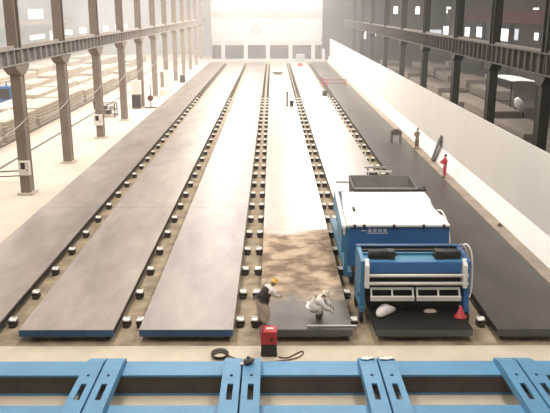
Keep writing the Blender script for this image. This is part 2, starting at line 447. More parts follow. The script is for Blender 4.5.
# ------------------------------------------------------------------ blue abutment frame
fr = thing('abutment_frame', 'sky blue steel anchoring frame in front of the beds', 'steel frame', (0, 19, 0))
FO = Vector((0, 19, 0))
def fpart(mb, name, m, bevel=0.012, parent=None):
    mb.bm.transform(Matrix.Translation(-FO)); return mb.done(name, m, parent or fr, bevel)
for (ya, yb) in ((19.97, 20.88), (17.3, 18.23)):
    mb = MB(); mb.box(-16, 16, ya, yb, .62, .70); mb.box(-16, 16, ya, yb, 0, .06); fpart(mb, 'cross_beam', 'blue')
    mb = MB(); mb.box(-16, 16, ya + .03, yb - .03, .06, .62); fpart(mb, 'beam_web', 'web_brown')
def stub(cx, name='anchor_arm'):
    w = .27; top = .98; lo = .70
    mb = MB()
    # side cheeks and a slotted top plate
    ys, ye, sl0, sl1 = 17.1, 20.35, 18.05, 18.95
    def top_box(x0, x1, y0, y1): mb.box(x0, x1, y0, y1, top - .06, top)
    top_box(cx - w, cx - .085, ys, ye); top_box(cx + .085, cx + w, ys, ye); top_box(cx - .085, cx + .085, sl1, ye); top_box(cx - .085, cx + .085, ys, sl0)
    mb.box(cx - w, cx - w + .05, ys, ye, lo, top - .06); mb.box(cx + w - .05, cx + w, ys, ye, lo, top - .06)
    mb.prism([(ye, lo), (ye + .50, lo), (ye + .50, lo + .12), (ye, top)], 'x', cx - w, cx + w)
    o = fpart(mb, name, 'blue', 0)
    s = MB(); s.box(cx - .085, cx + .085, sl0, sl1, lo + .02, lo + .06); fpart(s, 'slot_bottom', 'dark', 0, o)
    b = MB(); b.lathe([(.05, 0), (.05, .025), (.03, .03)], (cx, 19.45, top), 10); fpart(b, 'bolt_head', 'blue_deep', 0, o)
    return o
GAPS = [-9.52, -5.22, -.94, 3.27, 7.61, 11.9]
for gx in GAPS:
    for s_ in (-.30, .30): stub(gx + s_)

# ------------------------------------------------------------------ casting machine (front unit)
MO = Vector((5.35, 26, .5))
mc = thing('casting_machine', 'blue casting machine with white bars and two motors, standing at the front of the bed', 'machine', MO)
def mpart(mb, name, m, bevel=0.0, parent=None):
    mb.bm.transform(Matrix.Translation(-MO)); return mb.done(name, m, parent or mc, bevel)
for sx, xa, xb in ((-1, 3.30, 3.46), (1, 7.22, 7.40)):
    mb = MB(); mb.prism([(25.3, 2.48), (27.1, 2.58), (27.1, .85), (26.3, .75), (25.7, 1.05), (25.3, 1.5)], 'x', xa, xb)
    mpart(mb, 'side_plate', 'teal' if sx < 0 else 'blue_mach', .015)
    mb = MB(); mb.bar(((xa + xb) / 2, 25.45, 1.6), ((xa + xb) / 2, 25.3, .60), .2, .2); mb.bar(((xa + xb) / 2, 26.9, 1.2), ((xa + xb) / 2, 26.9, .60), .2, .2)
    mb.box(xa, xb, 25.1, 27.2, .52, .72); mpart(mb, 'leg_frame', 'teal' if sx < 0 else 'blue_mach', .01)
    for yy in (25.35, 26.85):
        mb = MB(); R = Matrix.Rotation(PI/2, 3, 'Y'); xm = 3.36 if sx < 0 else 7.36
        mb.lathe([(.03, -.07), (.24, -.07), (.26, -.03), (.26, .03), (.24, .07), (.03, .07)], (xm, yy, .30), 18, 0, R); mpart(mb, 'wheel', 'dark')
mb = MB(); mb.box(3.46, 7.22, 25.5, 26.85, 2.34, 2.42); mb.box(3.46, 7.22, 26.2, 26.28, 2.42, 2.50); mpart(mb, 'deck', 'teal', .01)
mb = MB(); mb.box(3.46, 7.22, 25.38, 25.5, 1.98, 2.42); mpart(mb, 'front_panel', 'blue_mach', .015)
mb = MB(); mb.box(3.46, 7.22, 26.85, 27.0, 2.2, 2.50); mpart(mb, 'back_panel', 'dark', .01)
mb = MB(); mb.box(3.30, 7.40, 26.85, 27.05, 2.50, 2.60); mb.box(3.30, 7.40, 26.8, 26.85, 2.56, 2.60); mpart(mb, 'top_beam', 'blue_deep', .01)
mb = MB(); mb.box(3.5, 7.2, 26.55, 26.75, 2.42, 2.50); mpart(mb, 'drive_shaft_guard', 'dark', .02)
RY_ = Matrix.Rotation(PI/2, 3, 'Y')
for xa, xb in ((3.62, 4.72), (6.05, 7.12)):
    mb = MB(); xm = (xa + xb) / 2; L_ = (xb - xa) / 2
    sg = 1 if xa < 5 else -1
    mb.lathe([(.05, -L_), (.14, -L_), (.16, -L_ + .06), (.16, L_ * .35), (.10, L_ * .42), (.09, L_ * .8), (.05, L_)], (xm, 25.85, 2.57), 16, 0, RY_ if sg > 0 else Matrix.Rotation(-PI/2, 3, 'Y'))
    for k in range(6):
        xx = xm - sg * (L_ - .12 - k * .09); mb.box(xx - .015, xx + .015, 25.68, 26.02, 2.43, 2.74)
    mb.box(xm - .3, xm + .3, 25.7, 26.0, 2.42, 2.5)
    xg = xm + sg * L_ * .55; mb.box(xg - .14, xg + .14, 25.66, 26.06, 2.42, 2.74)
    mpart(mb, 'motor', 'dark', 0)
for z, yy in ((1.96, 25.18), (1.66, 25.14)):
    mb = MB(); mb.tube([(3.55, yy, z), (7.30, yy, z)], .065, 12); mpart(mb, 'cross_bar', 'white')
for xa, xb in ((3.66, 5.30), (5.38, 7.04)):
    mb = MB(); zt, zb, yt, yb = 1.42, 1.10, 25.25, 25.05
    mb.bar((xa, yt, zt), (xb, yt, zt), .08, .08); mb.bar((xa, yb, zb), (xb, yb, zb), .12, .17)
    for xx in (xa + .04, (xa + xb) / 2, xb - .04): mb.bar((xx, yt, zt), (xx, yb, zb), .06, .07)
    mpart(mb, 'screed_frame', 'white', .008)
for xx in (3.52, 7.18):
    mb = MB(); mb.prism([(25.15, 2.35), (25.45, 2.55), (25.45, 1.5), (25.05, 1.5)], 'x', xx - .08, xx + .08); mpart(mb, 'bar_bracket', 'white', .01)
mb = MB(); mb.box(3.6, 7.1, 25.45, 26.9, .55, .92); mb.box(3.6, 7.1, 25.6, 26.7, .92, 1.9); mpart(mb, 'forming_box', 'black', .02)
pts = [Vector((7.22, 26.2, 2.5)), Vector((7.28, 26.0, 2.90)), Vector((7.40, 25.75, 2.92)), Vector((7.50, 25.6, 2.6)), Vector((7.53, 25.5, 2.0)), Vector((7.50, 25.35, 1.4)), Vector((7.42, 25.25, 1.05))]
def smooth(pts, n=6):
    pts = [Vector(p) for p in pts]; out = []
    P = [pts[0]] + pts + [pts[-1]]
    for i in range(1, len(P) - 2):
        for k in range(n):
            t = k / n; a, b, c, d = P[i-1], P[i], P[i+1], P[i+2]
            out.append(.5 * ((2*b) + (c - a)*t + (2*a - 5*b + 4*c - d)*t*t + (3*b - a - 3*c + d)*t**3))
    out.append(pts[-1]); return out
mb = MB(); mb.tube(smooth(pts), .035, 8); mpart(mb, 'hose', 'white')
mb = MB(); mb.tube(smooth([(p.x - .13, p.y + .1, p.z - .05) for p in pts[:5]]), .03, 8); mpart(mb, 'hose', 'zinc')

# ------------------------------------------------------------------ concrete spreader (rear unit)
SO = Vector((5.3, 32, .5))
sp = thing('concrete_spreader', 'concrete spreader with white cover, blue front and grey hopper behind the casting machine', 'machine', SO)
def spart(mb, name, m, bevel=0.0, parent=None):
    mb.bm.transform(Matrix.Translation(-SO)); return mb.done(name, m, parent or sp, bevel)
mb = MB(); mb.box(3.22, 7.42, 29.0, 29.12, .95, 2.70); front = spart(mb, 'front_panel', 'blue_mach', .015)
mb = MB(); mb.box(2.92, 3.22, 29.02, 31.2, 1.55, 2.60); mb.box(3.24, 3.34, 31.2, 36.9, 1.3, 2.62); spart(mb, 'side_panel', 'teal', .015)
mb = MB(); mb.box(7.36, 7.5, 29.12, 36.9, .95, 2.68); spart(mb, 'side_panel', 'blue_mach', .015)
mb = MB(); mb.box(3.05, 3.2, 28.95, 29.15, .5, 1.6); mb.box(7.3, 7.45, 28.95, 29.15, .5, 1.0); mb.box(3.1, 3.4, 28.9, 37, .5, .72); mb.box(7.3, 7.6, 28.9, 37, .5, .72); spart(mb, 'chassis', 'teal', .01)
for xm in (3.42, 7.45):
    for yy in (29.3, 32.8, 36.4):
        mb = MB(); mb.lathe([(.03, -.07), (.24, -.07), (.26, -.03), (.26, .03), (.24, .07), (.03, .07)], (xm, yy, .30), 18, 0, RY_); spart(mb, 'wheel', 'dark')
# white cover: a slightly crowned sheet with a stepped edge
mb = MB()
outl = [(3.12, 28.92), (7.46, 28.92), (7.50, 30.6), (7.34, 31.4), (7.40, 32.4), (7.52, 33.2), (7.52, 34.6), (3.42, 34.6), (3.20, 31.5)]
mb.prism(outl, 'z', 2.70, 2.80); spart(mb, 'cover_sheet', 'tarp', .02)
mb = MB()
mb.box(3.62, 3.70, 31.0, 31.5, 2.80, 2.9); spart(mb, 'cover_latch', 'dark')
for x in (3.45, 3.85, 5.1, 6.35, 7.2):
    mb = MB(); mb.box(x - .05, x + .05, 28.88, 28.96, 2.66, 2.82); spart(mb, 'cover_clip', 'dark')
mb = MB(); mb.bar((3.02, 29.0, 2.68), (3.24, 37.0, 2.72), .16, .12); mb.bar((3.24, 37.0, 2.72), (4.0, 37.0, 2.72), .12, .12); mb.bar((3.02, 29.0, 2.68), (3.05, 29.2, 1.7), .1, .1)
spart(mb, 'edge_rail', 'white', .01)
# hopper: open tapered bin
hx0, hx1, hy0, hy1, hz0, hz1 = 4.02, 7.22, 34.65, 37.1, 1.7, 3.05
mb = MB(); t = .07
mb.prism([(hy1, hz1), (hy1 + .08, hz1), (hy1 - .9, hz0), (hy1 - .98, hz0)], 'x', hx0, hx1)
mb.prism([(hy0, hz1 - .12), (hy0 + .1, hz1 - .12), (hy0 + .7, hz0), (hy0 + .6, hz0)], 'x', hx0, hx1)
mb.prism([(hy0, hz1 - .12), (hy1, hz1), (hy1 - .95, hz0), (hy0 + .65, hz0)], 'x', hx0, hx0 + t)
mb.prism([(hy0, hz1 - .12), (hy1, hz1), (hy1 - .95, hz0), (hy0 + .65, hz0)], 'x', hx1 - t, hx1)
mb.box(hx0, hx1, hy0 - .06, hy0 + .25, hz1 - .17, hz1 - .10)
mb.box(hx0, hx1, hy0 + .6, hy1 - .9, hz0 - .05, hz0)
spart(mb, 'hopper', 'grey_green', 0)
mb = MB(); mb.box(3.24, 3.86, 34.7, 36.9, 2.2, 2.25); spart(mb, 'walkway_plate', 'dark'); mb = MB(); mb.box(7.25, 7.36, 34.7, 36.9, 2.2, 2.7); spart(mb, 'rear_side_plate', 'dark')
mb = MB(); mb.box(7.34, 7.58, 34.8, 35.2, 2.5, 2.85); mb.tube([(7.5, 35.0, 2.8), (7.6, 35.1, 2.95), (7.68, 34.9, 2.75)], .04); spart(mb, 'gear_unit', 'dark', .02)
mb = MB(); mb.tube(smooth([(7.40, 31.0, 2.85), (7.48, 30.6, 2.92), (7.56, 30.0, 2.7), (7.60, 29.5, 2.2), (7.58, 29.2, 1.6), (7.48, 29.1, 1.1)]), .035, 8); spart(mb, 'hose', 'white')
mb = MB(); mb.tube(smooth([(7.40, 31.0, 2.8), (7.45, 30.5, 2.8), (7.5, 30.0, 2.5), (7.53, 29.5, 2.0), (7.52, 29.2, 1.4)]), .045, 8); spart(mb, 'hose', 'black')
# white lettering on the blue panel: emblem dash, four characters, underline
def glyph(mb, x, z, w, h, kind):
    y0, y1 = 28.985, 28.999; t = .022
    def hb(f, a=0, b=1): mb.box(x + a*w, x + b*w, y0, y1, z + f*h - t/2, z + f*h + t/2)
    def vb(f, a=0, b=1): mb.box(x + f*w - t/2, x + f*w + t/2, y0, y1, z + a*h, z + b*h)
    if kind == 0: hb(1, .1, .9); hb(.55); hb(.05, .1, .9); vb(.5); vb(.1, .05, .55); vb(.9, .05, .55)
    if kind == 1: hb(.95); hb(.62); hb(.3, .15, .85); hb(0); vb(.2); vb(.8)
    if kind == 2: vb(.12); hb(.8, 0, .35); vb(.6); hb(.95, .4, 1); hb(.5, .4, 1); hb(.02, .4, 1); vb(.95, 0, .5)
    if kind == 3: hb(.9); vb(.5); hb(.5, .1, .9); vb(.15, .5, .9); vb(.85, .5, .9); hb(.03)
mb = MB()
for k in range(4): glyph(mb, 4.02 + k * .215, 2.475, .15, .13, k)
mb.box(4.0, 4.86, 28.985, 28.999, 2.405, 2.43); mb.box(3.78, 3.95, 28.985, 28.999, 2.50, 2.55)
mb.prism([(3.72, 2.52), (3.80, 2.58), (3.80, 2.50)], 'y', 28.985, 28.999)
spart(mb, 'lettering', 'glyph', 0, front)

# ------------------------------------------------------------------ people
def skin_mesh(verts, edges, rad, root=0, lvl=1):
    me = bpy.data.meshes.new('tmp'); me.from_pydata(verts, edges, [])
    o = bpy.data.objects.new('tmp', me); C.objects.link(o)
    md = o.modifiers.new('skin', 'SKIN'); md.use_smooth_shade = True; md.branch_smoothing = .5
    sv = me.skin_vertices[0].data
    for i, r in enumerate(rad):
        sv[i].radius = (r, r) if not isinstance(r, tuple) else r
        sv[i].use_root = (i == root)
    ss = o.modifiers.new('sub', 'SUBSURF'); ss.levels = lvl; ss.render_levels = lvl
    dg = bpy.context.evaluated_depsgraph_get(); dg.update()
    out = bpy.data.meshes.new_from_object(o.evaluated_get(dg))
    bpy.data.objects.remove(o); bpy.data.meshes.remove(me)
    return out
def chain(dic, keys_edges, rads, root):
    ks = list(dic.keys()); idx = {k: i for i, k in enumerate(ks)}
    es = [(idx[a], idx[b]) for a, b in keys_edges]
    return skin_mesh([tuple(dic[k]) for k in ks], es, [rads[k] for k in ks], idx[root])
def person(name, label, loc, rz, J, cl, hat=None, bulk=1.0, tb=1.0):
    """J: joints in local metres, facing +x. cl = (shirt, trousers, shoe) materials"""
    root = thing(name, label, 'person', loc, rz)
    J = {k: Vector(v) for k, v in J.items()}
    bm = bmesh.new()
    def add(me, mi):
        n0 = len(bm.faces); bm.from_mesh(me); bm.faces.ensure_lookup_table()
        for f in bm.faces[n0:]: f.material_index = mi; f.smooth = True
        bpy.data.meshes.remove(me)
    # body
    R = {'pelvis': .11, 'waist': .10, 'chest': .125, 'neck': .055, 'head0': .05}
    E = [('pelvis', 'waist'), ('waist', 'chest'), ('chest', 'neck'), ('neck', 'head0')]
    D = {k: J[k] for k in ('pelvis', 'waist', 'chest', 'neck')}; D['head0'] = J['neck'].lerp(J['head'], .6)
    for s in 'lr':
        for k, r in (('sho', .065), ('elb', .045), ('wri', .032), ('hip', .085), ('kne', .06), ('ank', .042), ('toe', .035)):
            D[k + s] = J[k + s]; R[k + s] = r
        E += [('chest', 'sho' + s), ('sho' + s, 'elb' + s), ('elb' + s, 'wri' + s), ('pelvis', 'hip' + s), ('hip' + s, 'kne' + s), ('kne' + s, 'ank' + s), ('ank' + s, 'toe' + s)]
    add(chain(D, E, R, 'pelvis'), 0)
    # hands: palm and five bent fingers each
    for s in 'lr':
        w = J['wri' + s]; d = (w - J['elb' + s]).normalized(); sd = d.cross(Vector((0, 0, 1)))
        sd = sd.normalized() if sd.length > .1 else Vector((0, 1, 0)); dn = d.cross(sd).normalized()
        if dn.z > 0: dn = -dn
        P = {'w': w, 'p': w + d * .05, 'q': w + d * .085}
        add(chain(P, [('w', 'p'), ('p', 'q')], {'w': .03, 'p': (.042, .02), 'q': (.04, .018)}, 'w'), 0)
        for k, ln in enumerate((.062, .075, .07, .055)):
            b0 = w + d * .075 + sd * (-.03 + .02 * k)
            F = {'a': b0, 'b': b0 + d * ln * .5, 'c': b0 + d * ln * .8 + dn * ln * .35, 'd': b0 + d * ln * .9 + dn * ln * .7}
            add(chain(F, [('a', 'b'), ('b', 'c'), ('c', 'd')], {'a': .0095, 'b': .009, 'c': .0085, 'd': .007}, 'a'), 0)
        t0 = w + d * .03 + sd * -.03
        F = {'a': t0, 'b': t0 - sd * .03 + d * .025, 'c': t0 - sd * .035 + d * .055 + dn * .02}
        add(chain(F, [('a', 'b'), ('b', 'c')], {'a': .012, 'b': .011, 'c': .009}, 'a'), 0)
    # head with face
    h = J['head']; f = J['face'].normalized(); up = (h - J['neck']).normalized(); up = (up - f * up.dot(f)).normalized(); lf = up.cross(f)
    B = Matrix((f, lf, up)).transposed()
    hb = MB(); hb.ball((0, 0, 0), .095, .078, .118, 16); hb.ball((.035, 0, -.065), .055, .055, .055, 12)
    hb.ball((.10, 0, -.015), .018, .014, .026, 8)
    for s in (-1, 1): hb.ball((-.005, s * .078, -.01), .02, .01, .032, 8); hb.ball((.082, s * .032, .012), .012, .014, .010, 8, 1)
    hb.ball((.083, 0, -.06), .012, .028, .007, 8, 2)
    hb.bm.transform(Matrix.Translation(h) @ B.to_4x4()); me = bpy.data.meshes.new('t'); hb.bm.to_mesh(me); hb.bm.free()
    n0 = len(bm.faces); bm.from_mesh(me); bpy.data.meshes.remove(me)
    me = bpy.data.meshes.new('body'); bm.to_mesh(me); bm.free()
    for m in ('skin', 'eye', 'red_cloth'): me.materials.append(M[m])
    bo = bpy.data.objects.new('body', me); C.objects.link(bo); bo.parent = root
    def piece(nm, me, m, thick=0):
        o = bpy.data.objects.new(nm, me); C.objects.link(o); me.materials.append(M[m]); o.parent = root
        for p in me.polygons: p.use_smooth = True
        return o
    # shirt, trousers
    D = {k: J[k] for k in ('waist', 'chest')}; D['hem'] = J['pelvis'].lerp(J['waist'], .15); D['col'] = J['chest'].lerp(J['neck'], .95)
    R = {'waist': (.165, .15), 'chest': (.20, .175), 'hem': (.18, .16), 'col': .10}; E = [('hem', 'waist'), ('waist', 'chest'), ('chest', 'col')]
    for s in 'lr':
        D['sho' + s] = J['sho' + s]; D['elb' + s] = J['elb' + s]; D['cuf' + s] = J['elb' + s].lerp(J['wri' + s], .85)
        R['sho' + s] = .11; R['elb' + s] = .08; R['cuf' + s] = .06
        E += [('chest', 'sho' + s), ('sho' + s, 'elb' + s), ('elb' + s, 'cuf' + s)]
    R = {k: (tuple(c * bulk for c in v) if isinstance(v, tuple) else v * min(bulk, 1.2)) for k, v in R.items()}; R['col'] = .095
    piece('shirt', chain(D, E, R, 'waist'), cl[0])
    D = {'pelvis': J['pelvis'], 'top': J['pelvis'].lerp(J['waist'], .5)}; R = {'pelvis': .14, 'top': .135}; E = [('pelvis', 'top')]
    for s in 'lr':
        D['hip' + s] = J['hip' + s]; D['kne' + s] = J['kne' + s]; D['cuf' + s] = J['kne' + s].lerp(J['ank' + s], .9)
        R['hip' + s] = .14; R['kne' + s] = .11; R['cuf' + s] = .085
        E += [('pelvis', 'hip' + s), ('hip' + s, 'kne' + s), ('kne' + s, 'cuf' + s)]
    R = {k: v * tb for k, v in R.items()}
    piece('trousers', chain(D, E, R, 'pelvis'), cl[1])
    for s in 'lr':
        a, t = J['ank' + s], J['toe' + s]; hl = a + (a - t).normalized() * .05; hl.z = t.z
        D = {'h': hl, 'm': hl.lerp(t, .5), 't': t + (t - hl).normalized() * .04, 'a': a}
        piece('shoe', chain(D, [('h', 'm'), ('m', 't'), ('h', 'a')], {'h': .045, 'm': .05, 't': .04, 'a': .052}, 'h'), cl[2])
    if len(cl) > 3:
        D = {'b': J['pelvis'].lerp(J['waist'], .6), 'w': J['waist'], 'c': J['chest'].lerp(J['waist'], -.1)}
        piece('vest', chain(D, [('b', 'w'), ('w', 'c')], {'b': (.23, .20), 'w': (.235, .21), 'c': (.28, .24)}, 'w'), cl[3])
    hc = MB()
    if hat:
        hc.lathe([(.16, .02), (.155, .035), (.118, .04), (.112, .09), (.085, .135), (.04, .155), (.01, .158)], (0, 0, 0), 18)
        hc.box(-.12, .12, -.012, .012, .13, .165)
        for v in hc.bm.verts:
            if v.co.z < .038: v.co.x = v.co.x * (1.15 if v.co.x > 0 else .85)
        nm, m = 'hard_hat', hat
    else:
        hc.ball((-.018, 0, .03), .092, .086, .10, 14); nm, m = 'hair', 'hair'
    hc.bm.transform(Matrix.Translation(h) @ B.to_4x4())
    o = hc.done(nm, m, root)
    return root

def standing(h=1.68, arms=None, lean=0):
    k = h / 1.75
    J = {'pelvis': (0, 0, .95), 'waist': (0, 0, 1.12), 'chest': (.0, 0, 1.36), 'neck': (.0, 0, 1.50), 'head': (.02, 0, 1.63),
         'shol': (0, .19, 1.42), 'elbl': (-.03, .25, 1.13), 'wril': (.06, .25, .88), 'shor': (0, -.19, 1.42), 'elbr': (-.03, -.25, 1.13), 'wrir': (.06, -.25, .88),
         'hipl': (0, .10, .90), 'knel': (.02, .11, .49), 'ankl': (-.02, .12, .10), 'toel': (.13, .14, .045),
         'hipr': (0, -.10, .90), 'kner': (.02, -.11, .49), 'ankr': (-.02, -.12, .10), 'toer': (.13, -.14, .045)}
    if arms: J.update(arms)
    J = {a: tuple(c * k for c in v) for a, v in J.items()}
    J['face'] = (1, 0, -.15)
    return J
# tan worker by the wall
person('person', 'person in tan work clothes standing with arms folded on the kerb by the white wall', (11.78, 57.9, .5), math.radians(215),
       standing(1.70, {'elbl': (.10, .24, 1.14), 'wril': (.24, -.02, 1.16), 'elbr': (.10, -.24, 1.14), 'wrir': (.24, .04, 1.10)}), ('cloth_tan', 'cloth_tan', 'shoe'))
# red worker
person('person', 'person in red overalls standing beside the white wall holding one arm out', (11.64, 47.5, .502), math.radians(170),
       standing(1.62, {'elbr': (.20, -.22, 1.18), 'wrir': (.42, -.18, 1.08), 'elbl': (.12, .24, 1.16), 'wril': (.34, .16, 1.06)}), ('red_cloth', 'red_cloth', 'shoe'))
# bent worker (on the bed edge, behind the red welder)
Jb = {'pelvis': (-.06, 0, 1.02), 'waist': (.04, 0, 1.18), 'chest': (.22, 0, 1.36), 'neck': (.33, 0, 1.47), 'head': (.43, 0, 1.57),
      'shol': (.24, .21, 1.40), 'elbl': (.42, .27, 1.18), 'wril': (.64, .18, 1.10), 'shor': (.24, -.21, 1.40), 'elbr': (.38, -.27, 1.16), 'wrir': (.60, -.15, 1.06),
      'hipl': (-.06, .11, .96), 'knel': (.02, .13, .52), 'ankl': (-.06, .14, .10), 'toel': (.10, .17, .045),
      'hipr': (-.06, -.11, .96), 'kner': (.04, -.13, .52), 'ankr': (-.03, -.15, .10), 'toer': (.13, -.17, .045), 'face': (.85, 0, -.55)}
person('person', 'person in yellow hard hat and dark vest leaning forward beside the red welding machine', (-.34, 24.0, .5), math.radians(28), Jb,
       ('cloth_white', 'cloth_beige', 'shoe', 'cloth_dark'), 'yellow', 1.2, 1.65)
# squatting worker
Jq = {'pelvis': (-.20, 0, .30), 'waist': (-.12, 0, .46), 'chest': (.04, 0, .66), 'neck': (.14, 0, .76), 'head': (.25, 0, .86),
      'shol': (.06, .20, .70), 'elbl': (.26, .24, .50), 'wril': (.46, .16, .34), 'shor': (.06, -.20, .70), 'elbr': (.26, -.26, .48), 'wrir': (.48, -.14, .28),
      'hipl': (-.18, .12, .30), 'knel': (.20, .20, .46), 'ankl': (-.02, .16, .10), 'toel': (.14, .19, .045),
      'hipr': (-.18, -.12, .30), 'kner': (.20, -.20, .44), 'ankr': (-.02, -.16, .10), 'toer': (.14, -.19, .045), 'face': (.85, 0, -.5)}
Jq = {k: (tuple(c * 1.06 for c in v) if k != 'face' else v) for k, v in Jq.items()}
person('person', 'person in white clothes and cream hard hat squatting on the dark end of the bed', (1.68, 24.8, .5), math.radians(-12), Jq,
       ('cloth_white', 'cloth_white', 'shoe'), 'helmet_white', 1.6, 1.45)

# ------------------------------------------------------------------ things near the front
w = thing('welding_machine', 'red portable welding machine with dark base on the pale apron', 'welding machine', (-.13, 22.72, 0))
mb = MB(); mb.box(-.27, .27, -.22, .26, .06, .48); mb.done('base', 'dark', w, .02)
mb = MB(); mb.box(-.28, .28, -.26, .30, .48, .96); mb.done('casing', 'red', w, .03)
mb = MB(); mb.box(-.10, .16, -.02, .10, .962, .966); mb.box(-.04, .0, -.08, .16, .962, .966); mb.done('top_label', 'white', w)
mb = MB(); mb.tube([(-.22, -.2, .96), (-.22, -.2, 1.05), (-.22, .24, 1.05), (-.22, .24, .96)], .018, 8); mb.done('handle', 'dark', w)
mb = MB(); mb.lathe([(.05, 0), (.05, .03), (.03, .035)], (.10, -.26, .70), 12, 0, Matrix.Rotation(PI/2, 3, 'X')); mb.done('dial', 'black', w)
for sx in (-.25, .25):
    mb = MB(); mb.lathe([(.02, -.03), (.08, -.03), (.08, .03), (.02, .03)], (sx, -.12, .08), 14, 0, RY_); mb.done('wheel', 'black', w)
mb = MB(); mb.tube(smooth([(.20, 22.45, .04), (.5, 22.4, .03), (.85, 22.75, .03), (1.02, 22.9, .03), (1.05, 22.7, .03), (.85, 22.42, .03), (.5, 22.24, .03), (.1, 22.15, .03), (-.4, 22.1, .03)]), .022, 8)
tag(mb.done('power_cable', 'cable_red'), 'brown cable looping over the apron beside the red welding machine', 'cable')
mb = MB()
for k in range(4):
    r = .20 + .022 * (k % 2) + .01 * k
    mb.tube([(-1.82 + r * math.cos(t) * 1.15, 22.55 + r * math.sin(t) * 1.3, .03 + .035 * k) for t in [2 * PI * j / 24 for j in range(25)]], .022, 8)
mb.tube(smooth([(-1.60, 22.6, .06), (-1.4, 22.45, .03), (-1.25, 22.3, .03), (-1.1, 21.6, .03), (-1.05, 21.05, .05)]), .02, 8)
tag(mb.done('cable_coil', 'cable'), 'black cable coiled on the pale apron in front of the light grey bed', 'cable')
g = thing('hand_motor', 'small grey motor lying on the end of the blue anchor arms', 'tool', (-.74, 20.15, .985), .5)
mb = MB(); mb.lathe([(.04, -.16), (.09, -.14), (.10, 0), (.10, .10), (.06, .15), (.03, .2)], (0, 0, .10), 14, 0, RY_); mb.done('motor_body', 'grey_green', g)
mb = MB(); mb.box(-.10, .06, -.08, .08, 0, .04); mb.box(-.06, .02, -.03, .03, .18, .26); mb.done('foot', 'dark', g, .01)
mb = MB(); mb.lathe([(.05, 0), (.07, .01), (.07, .05), (.03, .06)], (-.2, .05, 0), 12); mb.done('white_cap', 'white', g)
def highlight(name, label, x, y, z, sx, sy, slope, m):  # added thin sheet that stands in for light on the sloped arm ends
    mb = MB(); nx, ny = 10, 8; vs = []
    rnd = random.Random(int(x * 100))
    for j in range(ny + 1):
        for i in range(nx + 1):
            u, v = i / nx - .5, j / ny - .5
            vs.append(mb.bm.verts.new((x + u * sx + .02 * rnd.random(), y + v * sy + .03 * math.sin(5 * u), z + .02 + slope * v * sy + .02 * rnd.random() + .015 * math.sin(9 * u + 4 * v))))
    for j in range(ny):
        for i in range(nx):
            a = j * (nx + 1) + i; f = mb.bm.faces.new((vs[a], vs[a+1], vs[a+nx+2], vs[a+nx+1])); f.smooth = True
    o = mb.done(name, m); sd = o.modifiers.new('thick', 'SOLIDIFY'); sd.thickness = .012
    return tag(o, label, 'cloth')
M['highlight_teal'] = mat('pale teal rag', (.45, .62, .60), .9, .3, 4, col2=(.8, .78, .74))
highlight('highlight', 'pale teal rag sheet over the sloped end of a blue anchor arm', 2.97, 20.60, .925, .40, .42, -.32, 'highlight_teal')
highlight('highlight', 'white rag sheet over the sloped end of a blue anchor arm', 3.57, 20.60, .925, .46, .42, -.32, 'cloth_white')
mb = MB(); mb.box(1.25, 3.05, 23.80, 23.92, .502, .56); tag(mb.done('straightedge', 'zinc'), 'pale steel straightedge lying across the front end of the bed beside the squatting worker', 'straightedge')
# white scrap, white scoop and red bag at the casting machine
def lump(name, label, cat, pts, m, h=.15):
    """soft sheet bag: outline pts on the bed, puffed up"""
    mb = MB(); cx = sum(p[0] for p in pts) / len(pts); cy = sum(p[1] for p in pts) / len(pts); n = len(pts); rings = []
    for k, (f, z) in enumerate(((1.0, 0), (1.02, .35), (.8, .8), (.45, 1.0), (.1, 1.03))):
        rings.append([mb.bm.verts.new((cx + (p[0] - cx) * f, cy + (p[1] - cy) * f, .505 + (z * h) * (1 + .25 * math.sin(i * 2.1 + k)))) for i, p in enumerate(pts)])
    for A, B in zip(rings, rings[1:]):
        for k in range(n): mb.bm.faces.new((A[k], A[(k+1) % n], B[(k+1) % n], B[k])).smooth = True
    mb.bm.faces.new(rings[-1]); mb.bm.faces.new(rings[0][::-1])
    o = mb.done(name, m); s = o.modifiers.new('s', 'SUBSURF'); s.levels = 1; s.render_levels = 1
    return tag(o, label, cat)
lump('plastic_sheet', 'crumpled white plastic sheet lying under the white bars of the casting machine', 'plastic sheet',
     [(3.80, 24.55), (4.0, 24.45), (4.3, 24.8), (4.62, 25.05), (4.72, 25.25), (4.35, 25.4), (4.05, 25.35), (3.86, 25.05)], 'cloth_white', .32)
lump('plastic_bag', 'small pale bag lying on the black bed under the casting machine', 'bag',
     [(5.65, 25.0), (6.0, 24.95), (6.25, 25.05), (6.15, 25.25), (5.85, 25.3), (5.7, 25.2)], 'cloth_beige', .12)
mb = MB(); mb.lathe([(.24, 0), (.24, .03), (.18, .035), (.035, .44), (.01, .46)], (6.98, 24.72, .5), 16); tag(mb.done('traffic_cone', 'red'), 'small red cone beside the leg of the casting machine', 'cone')

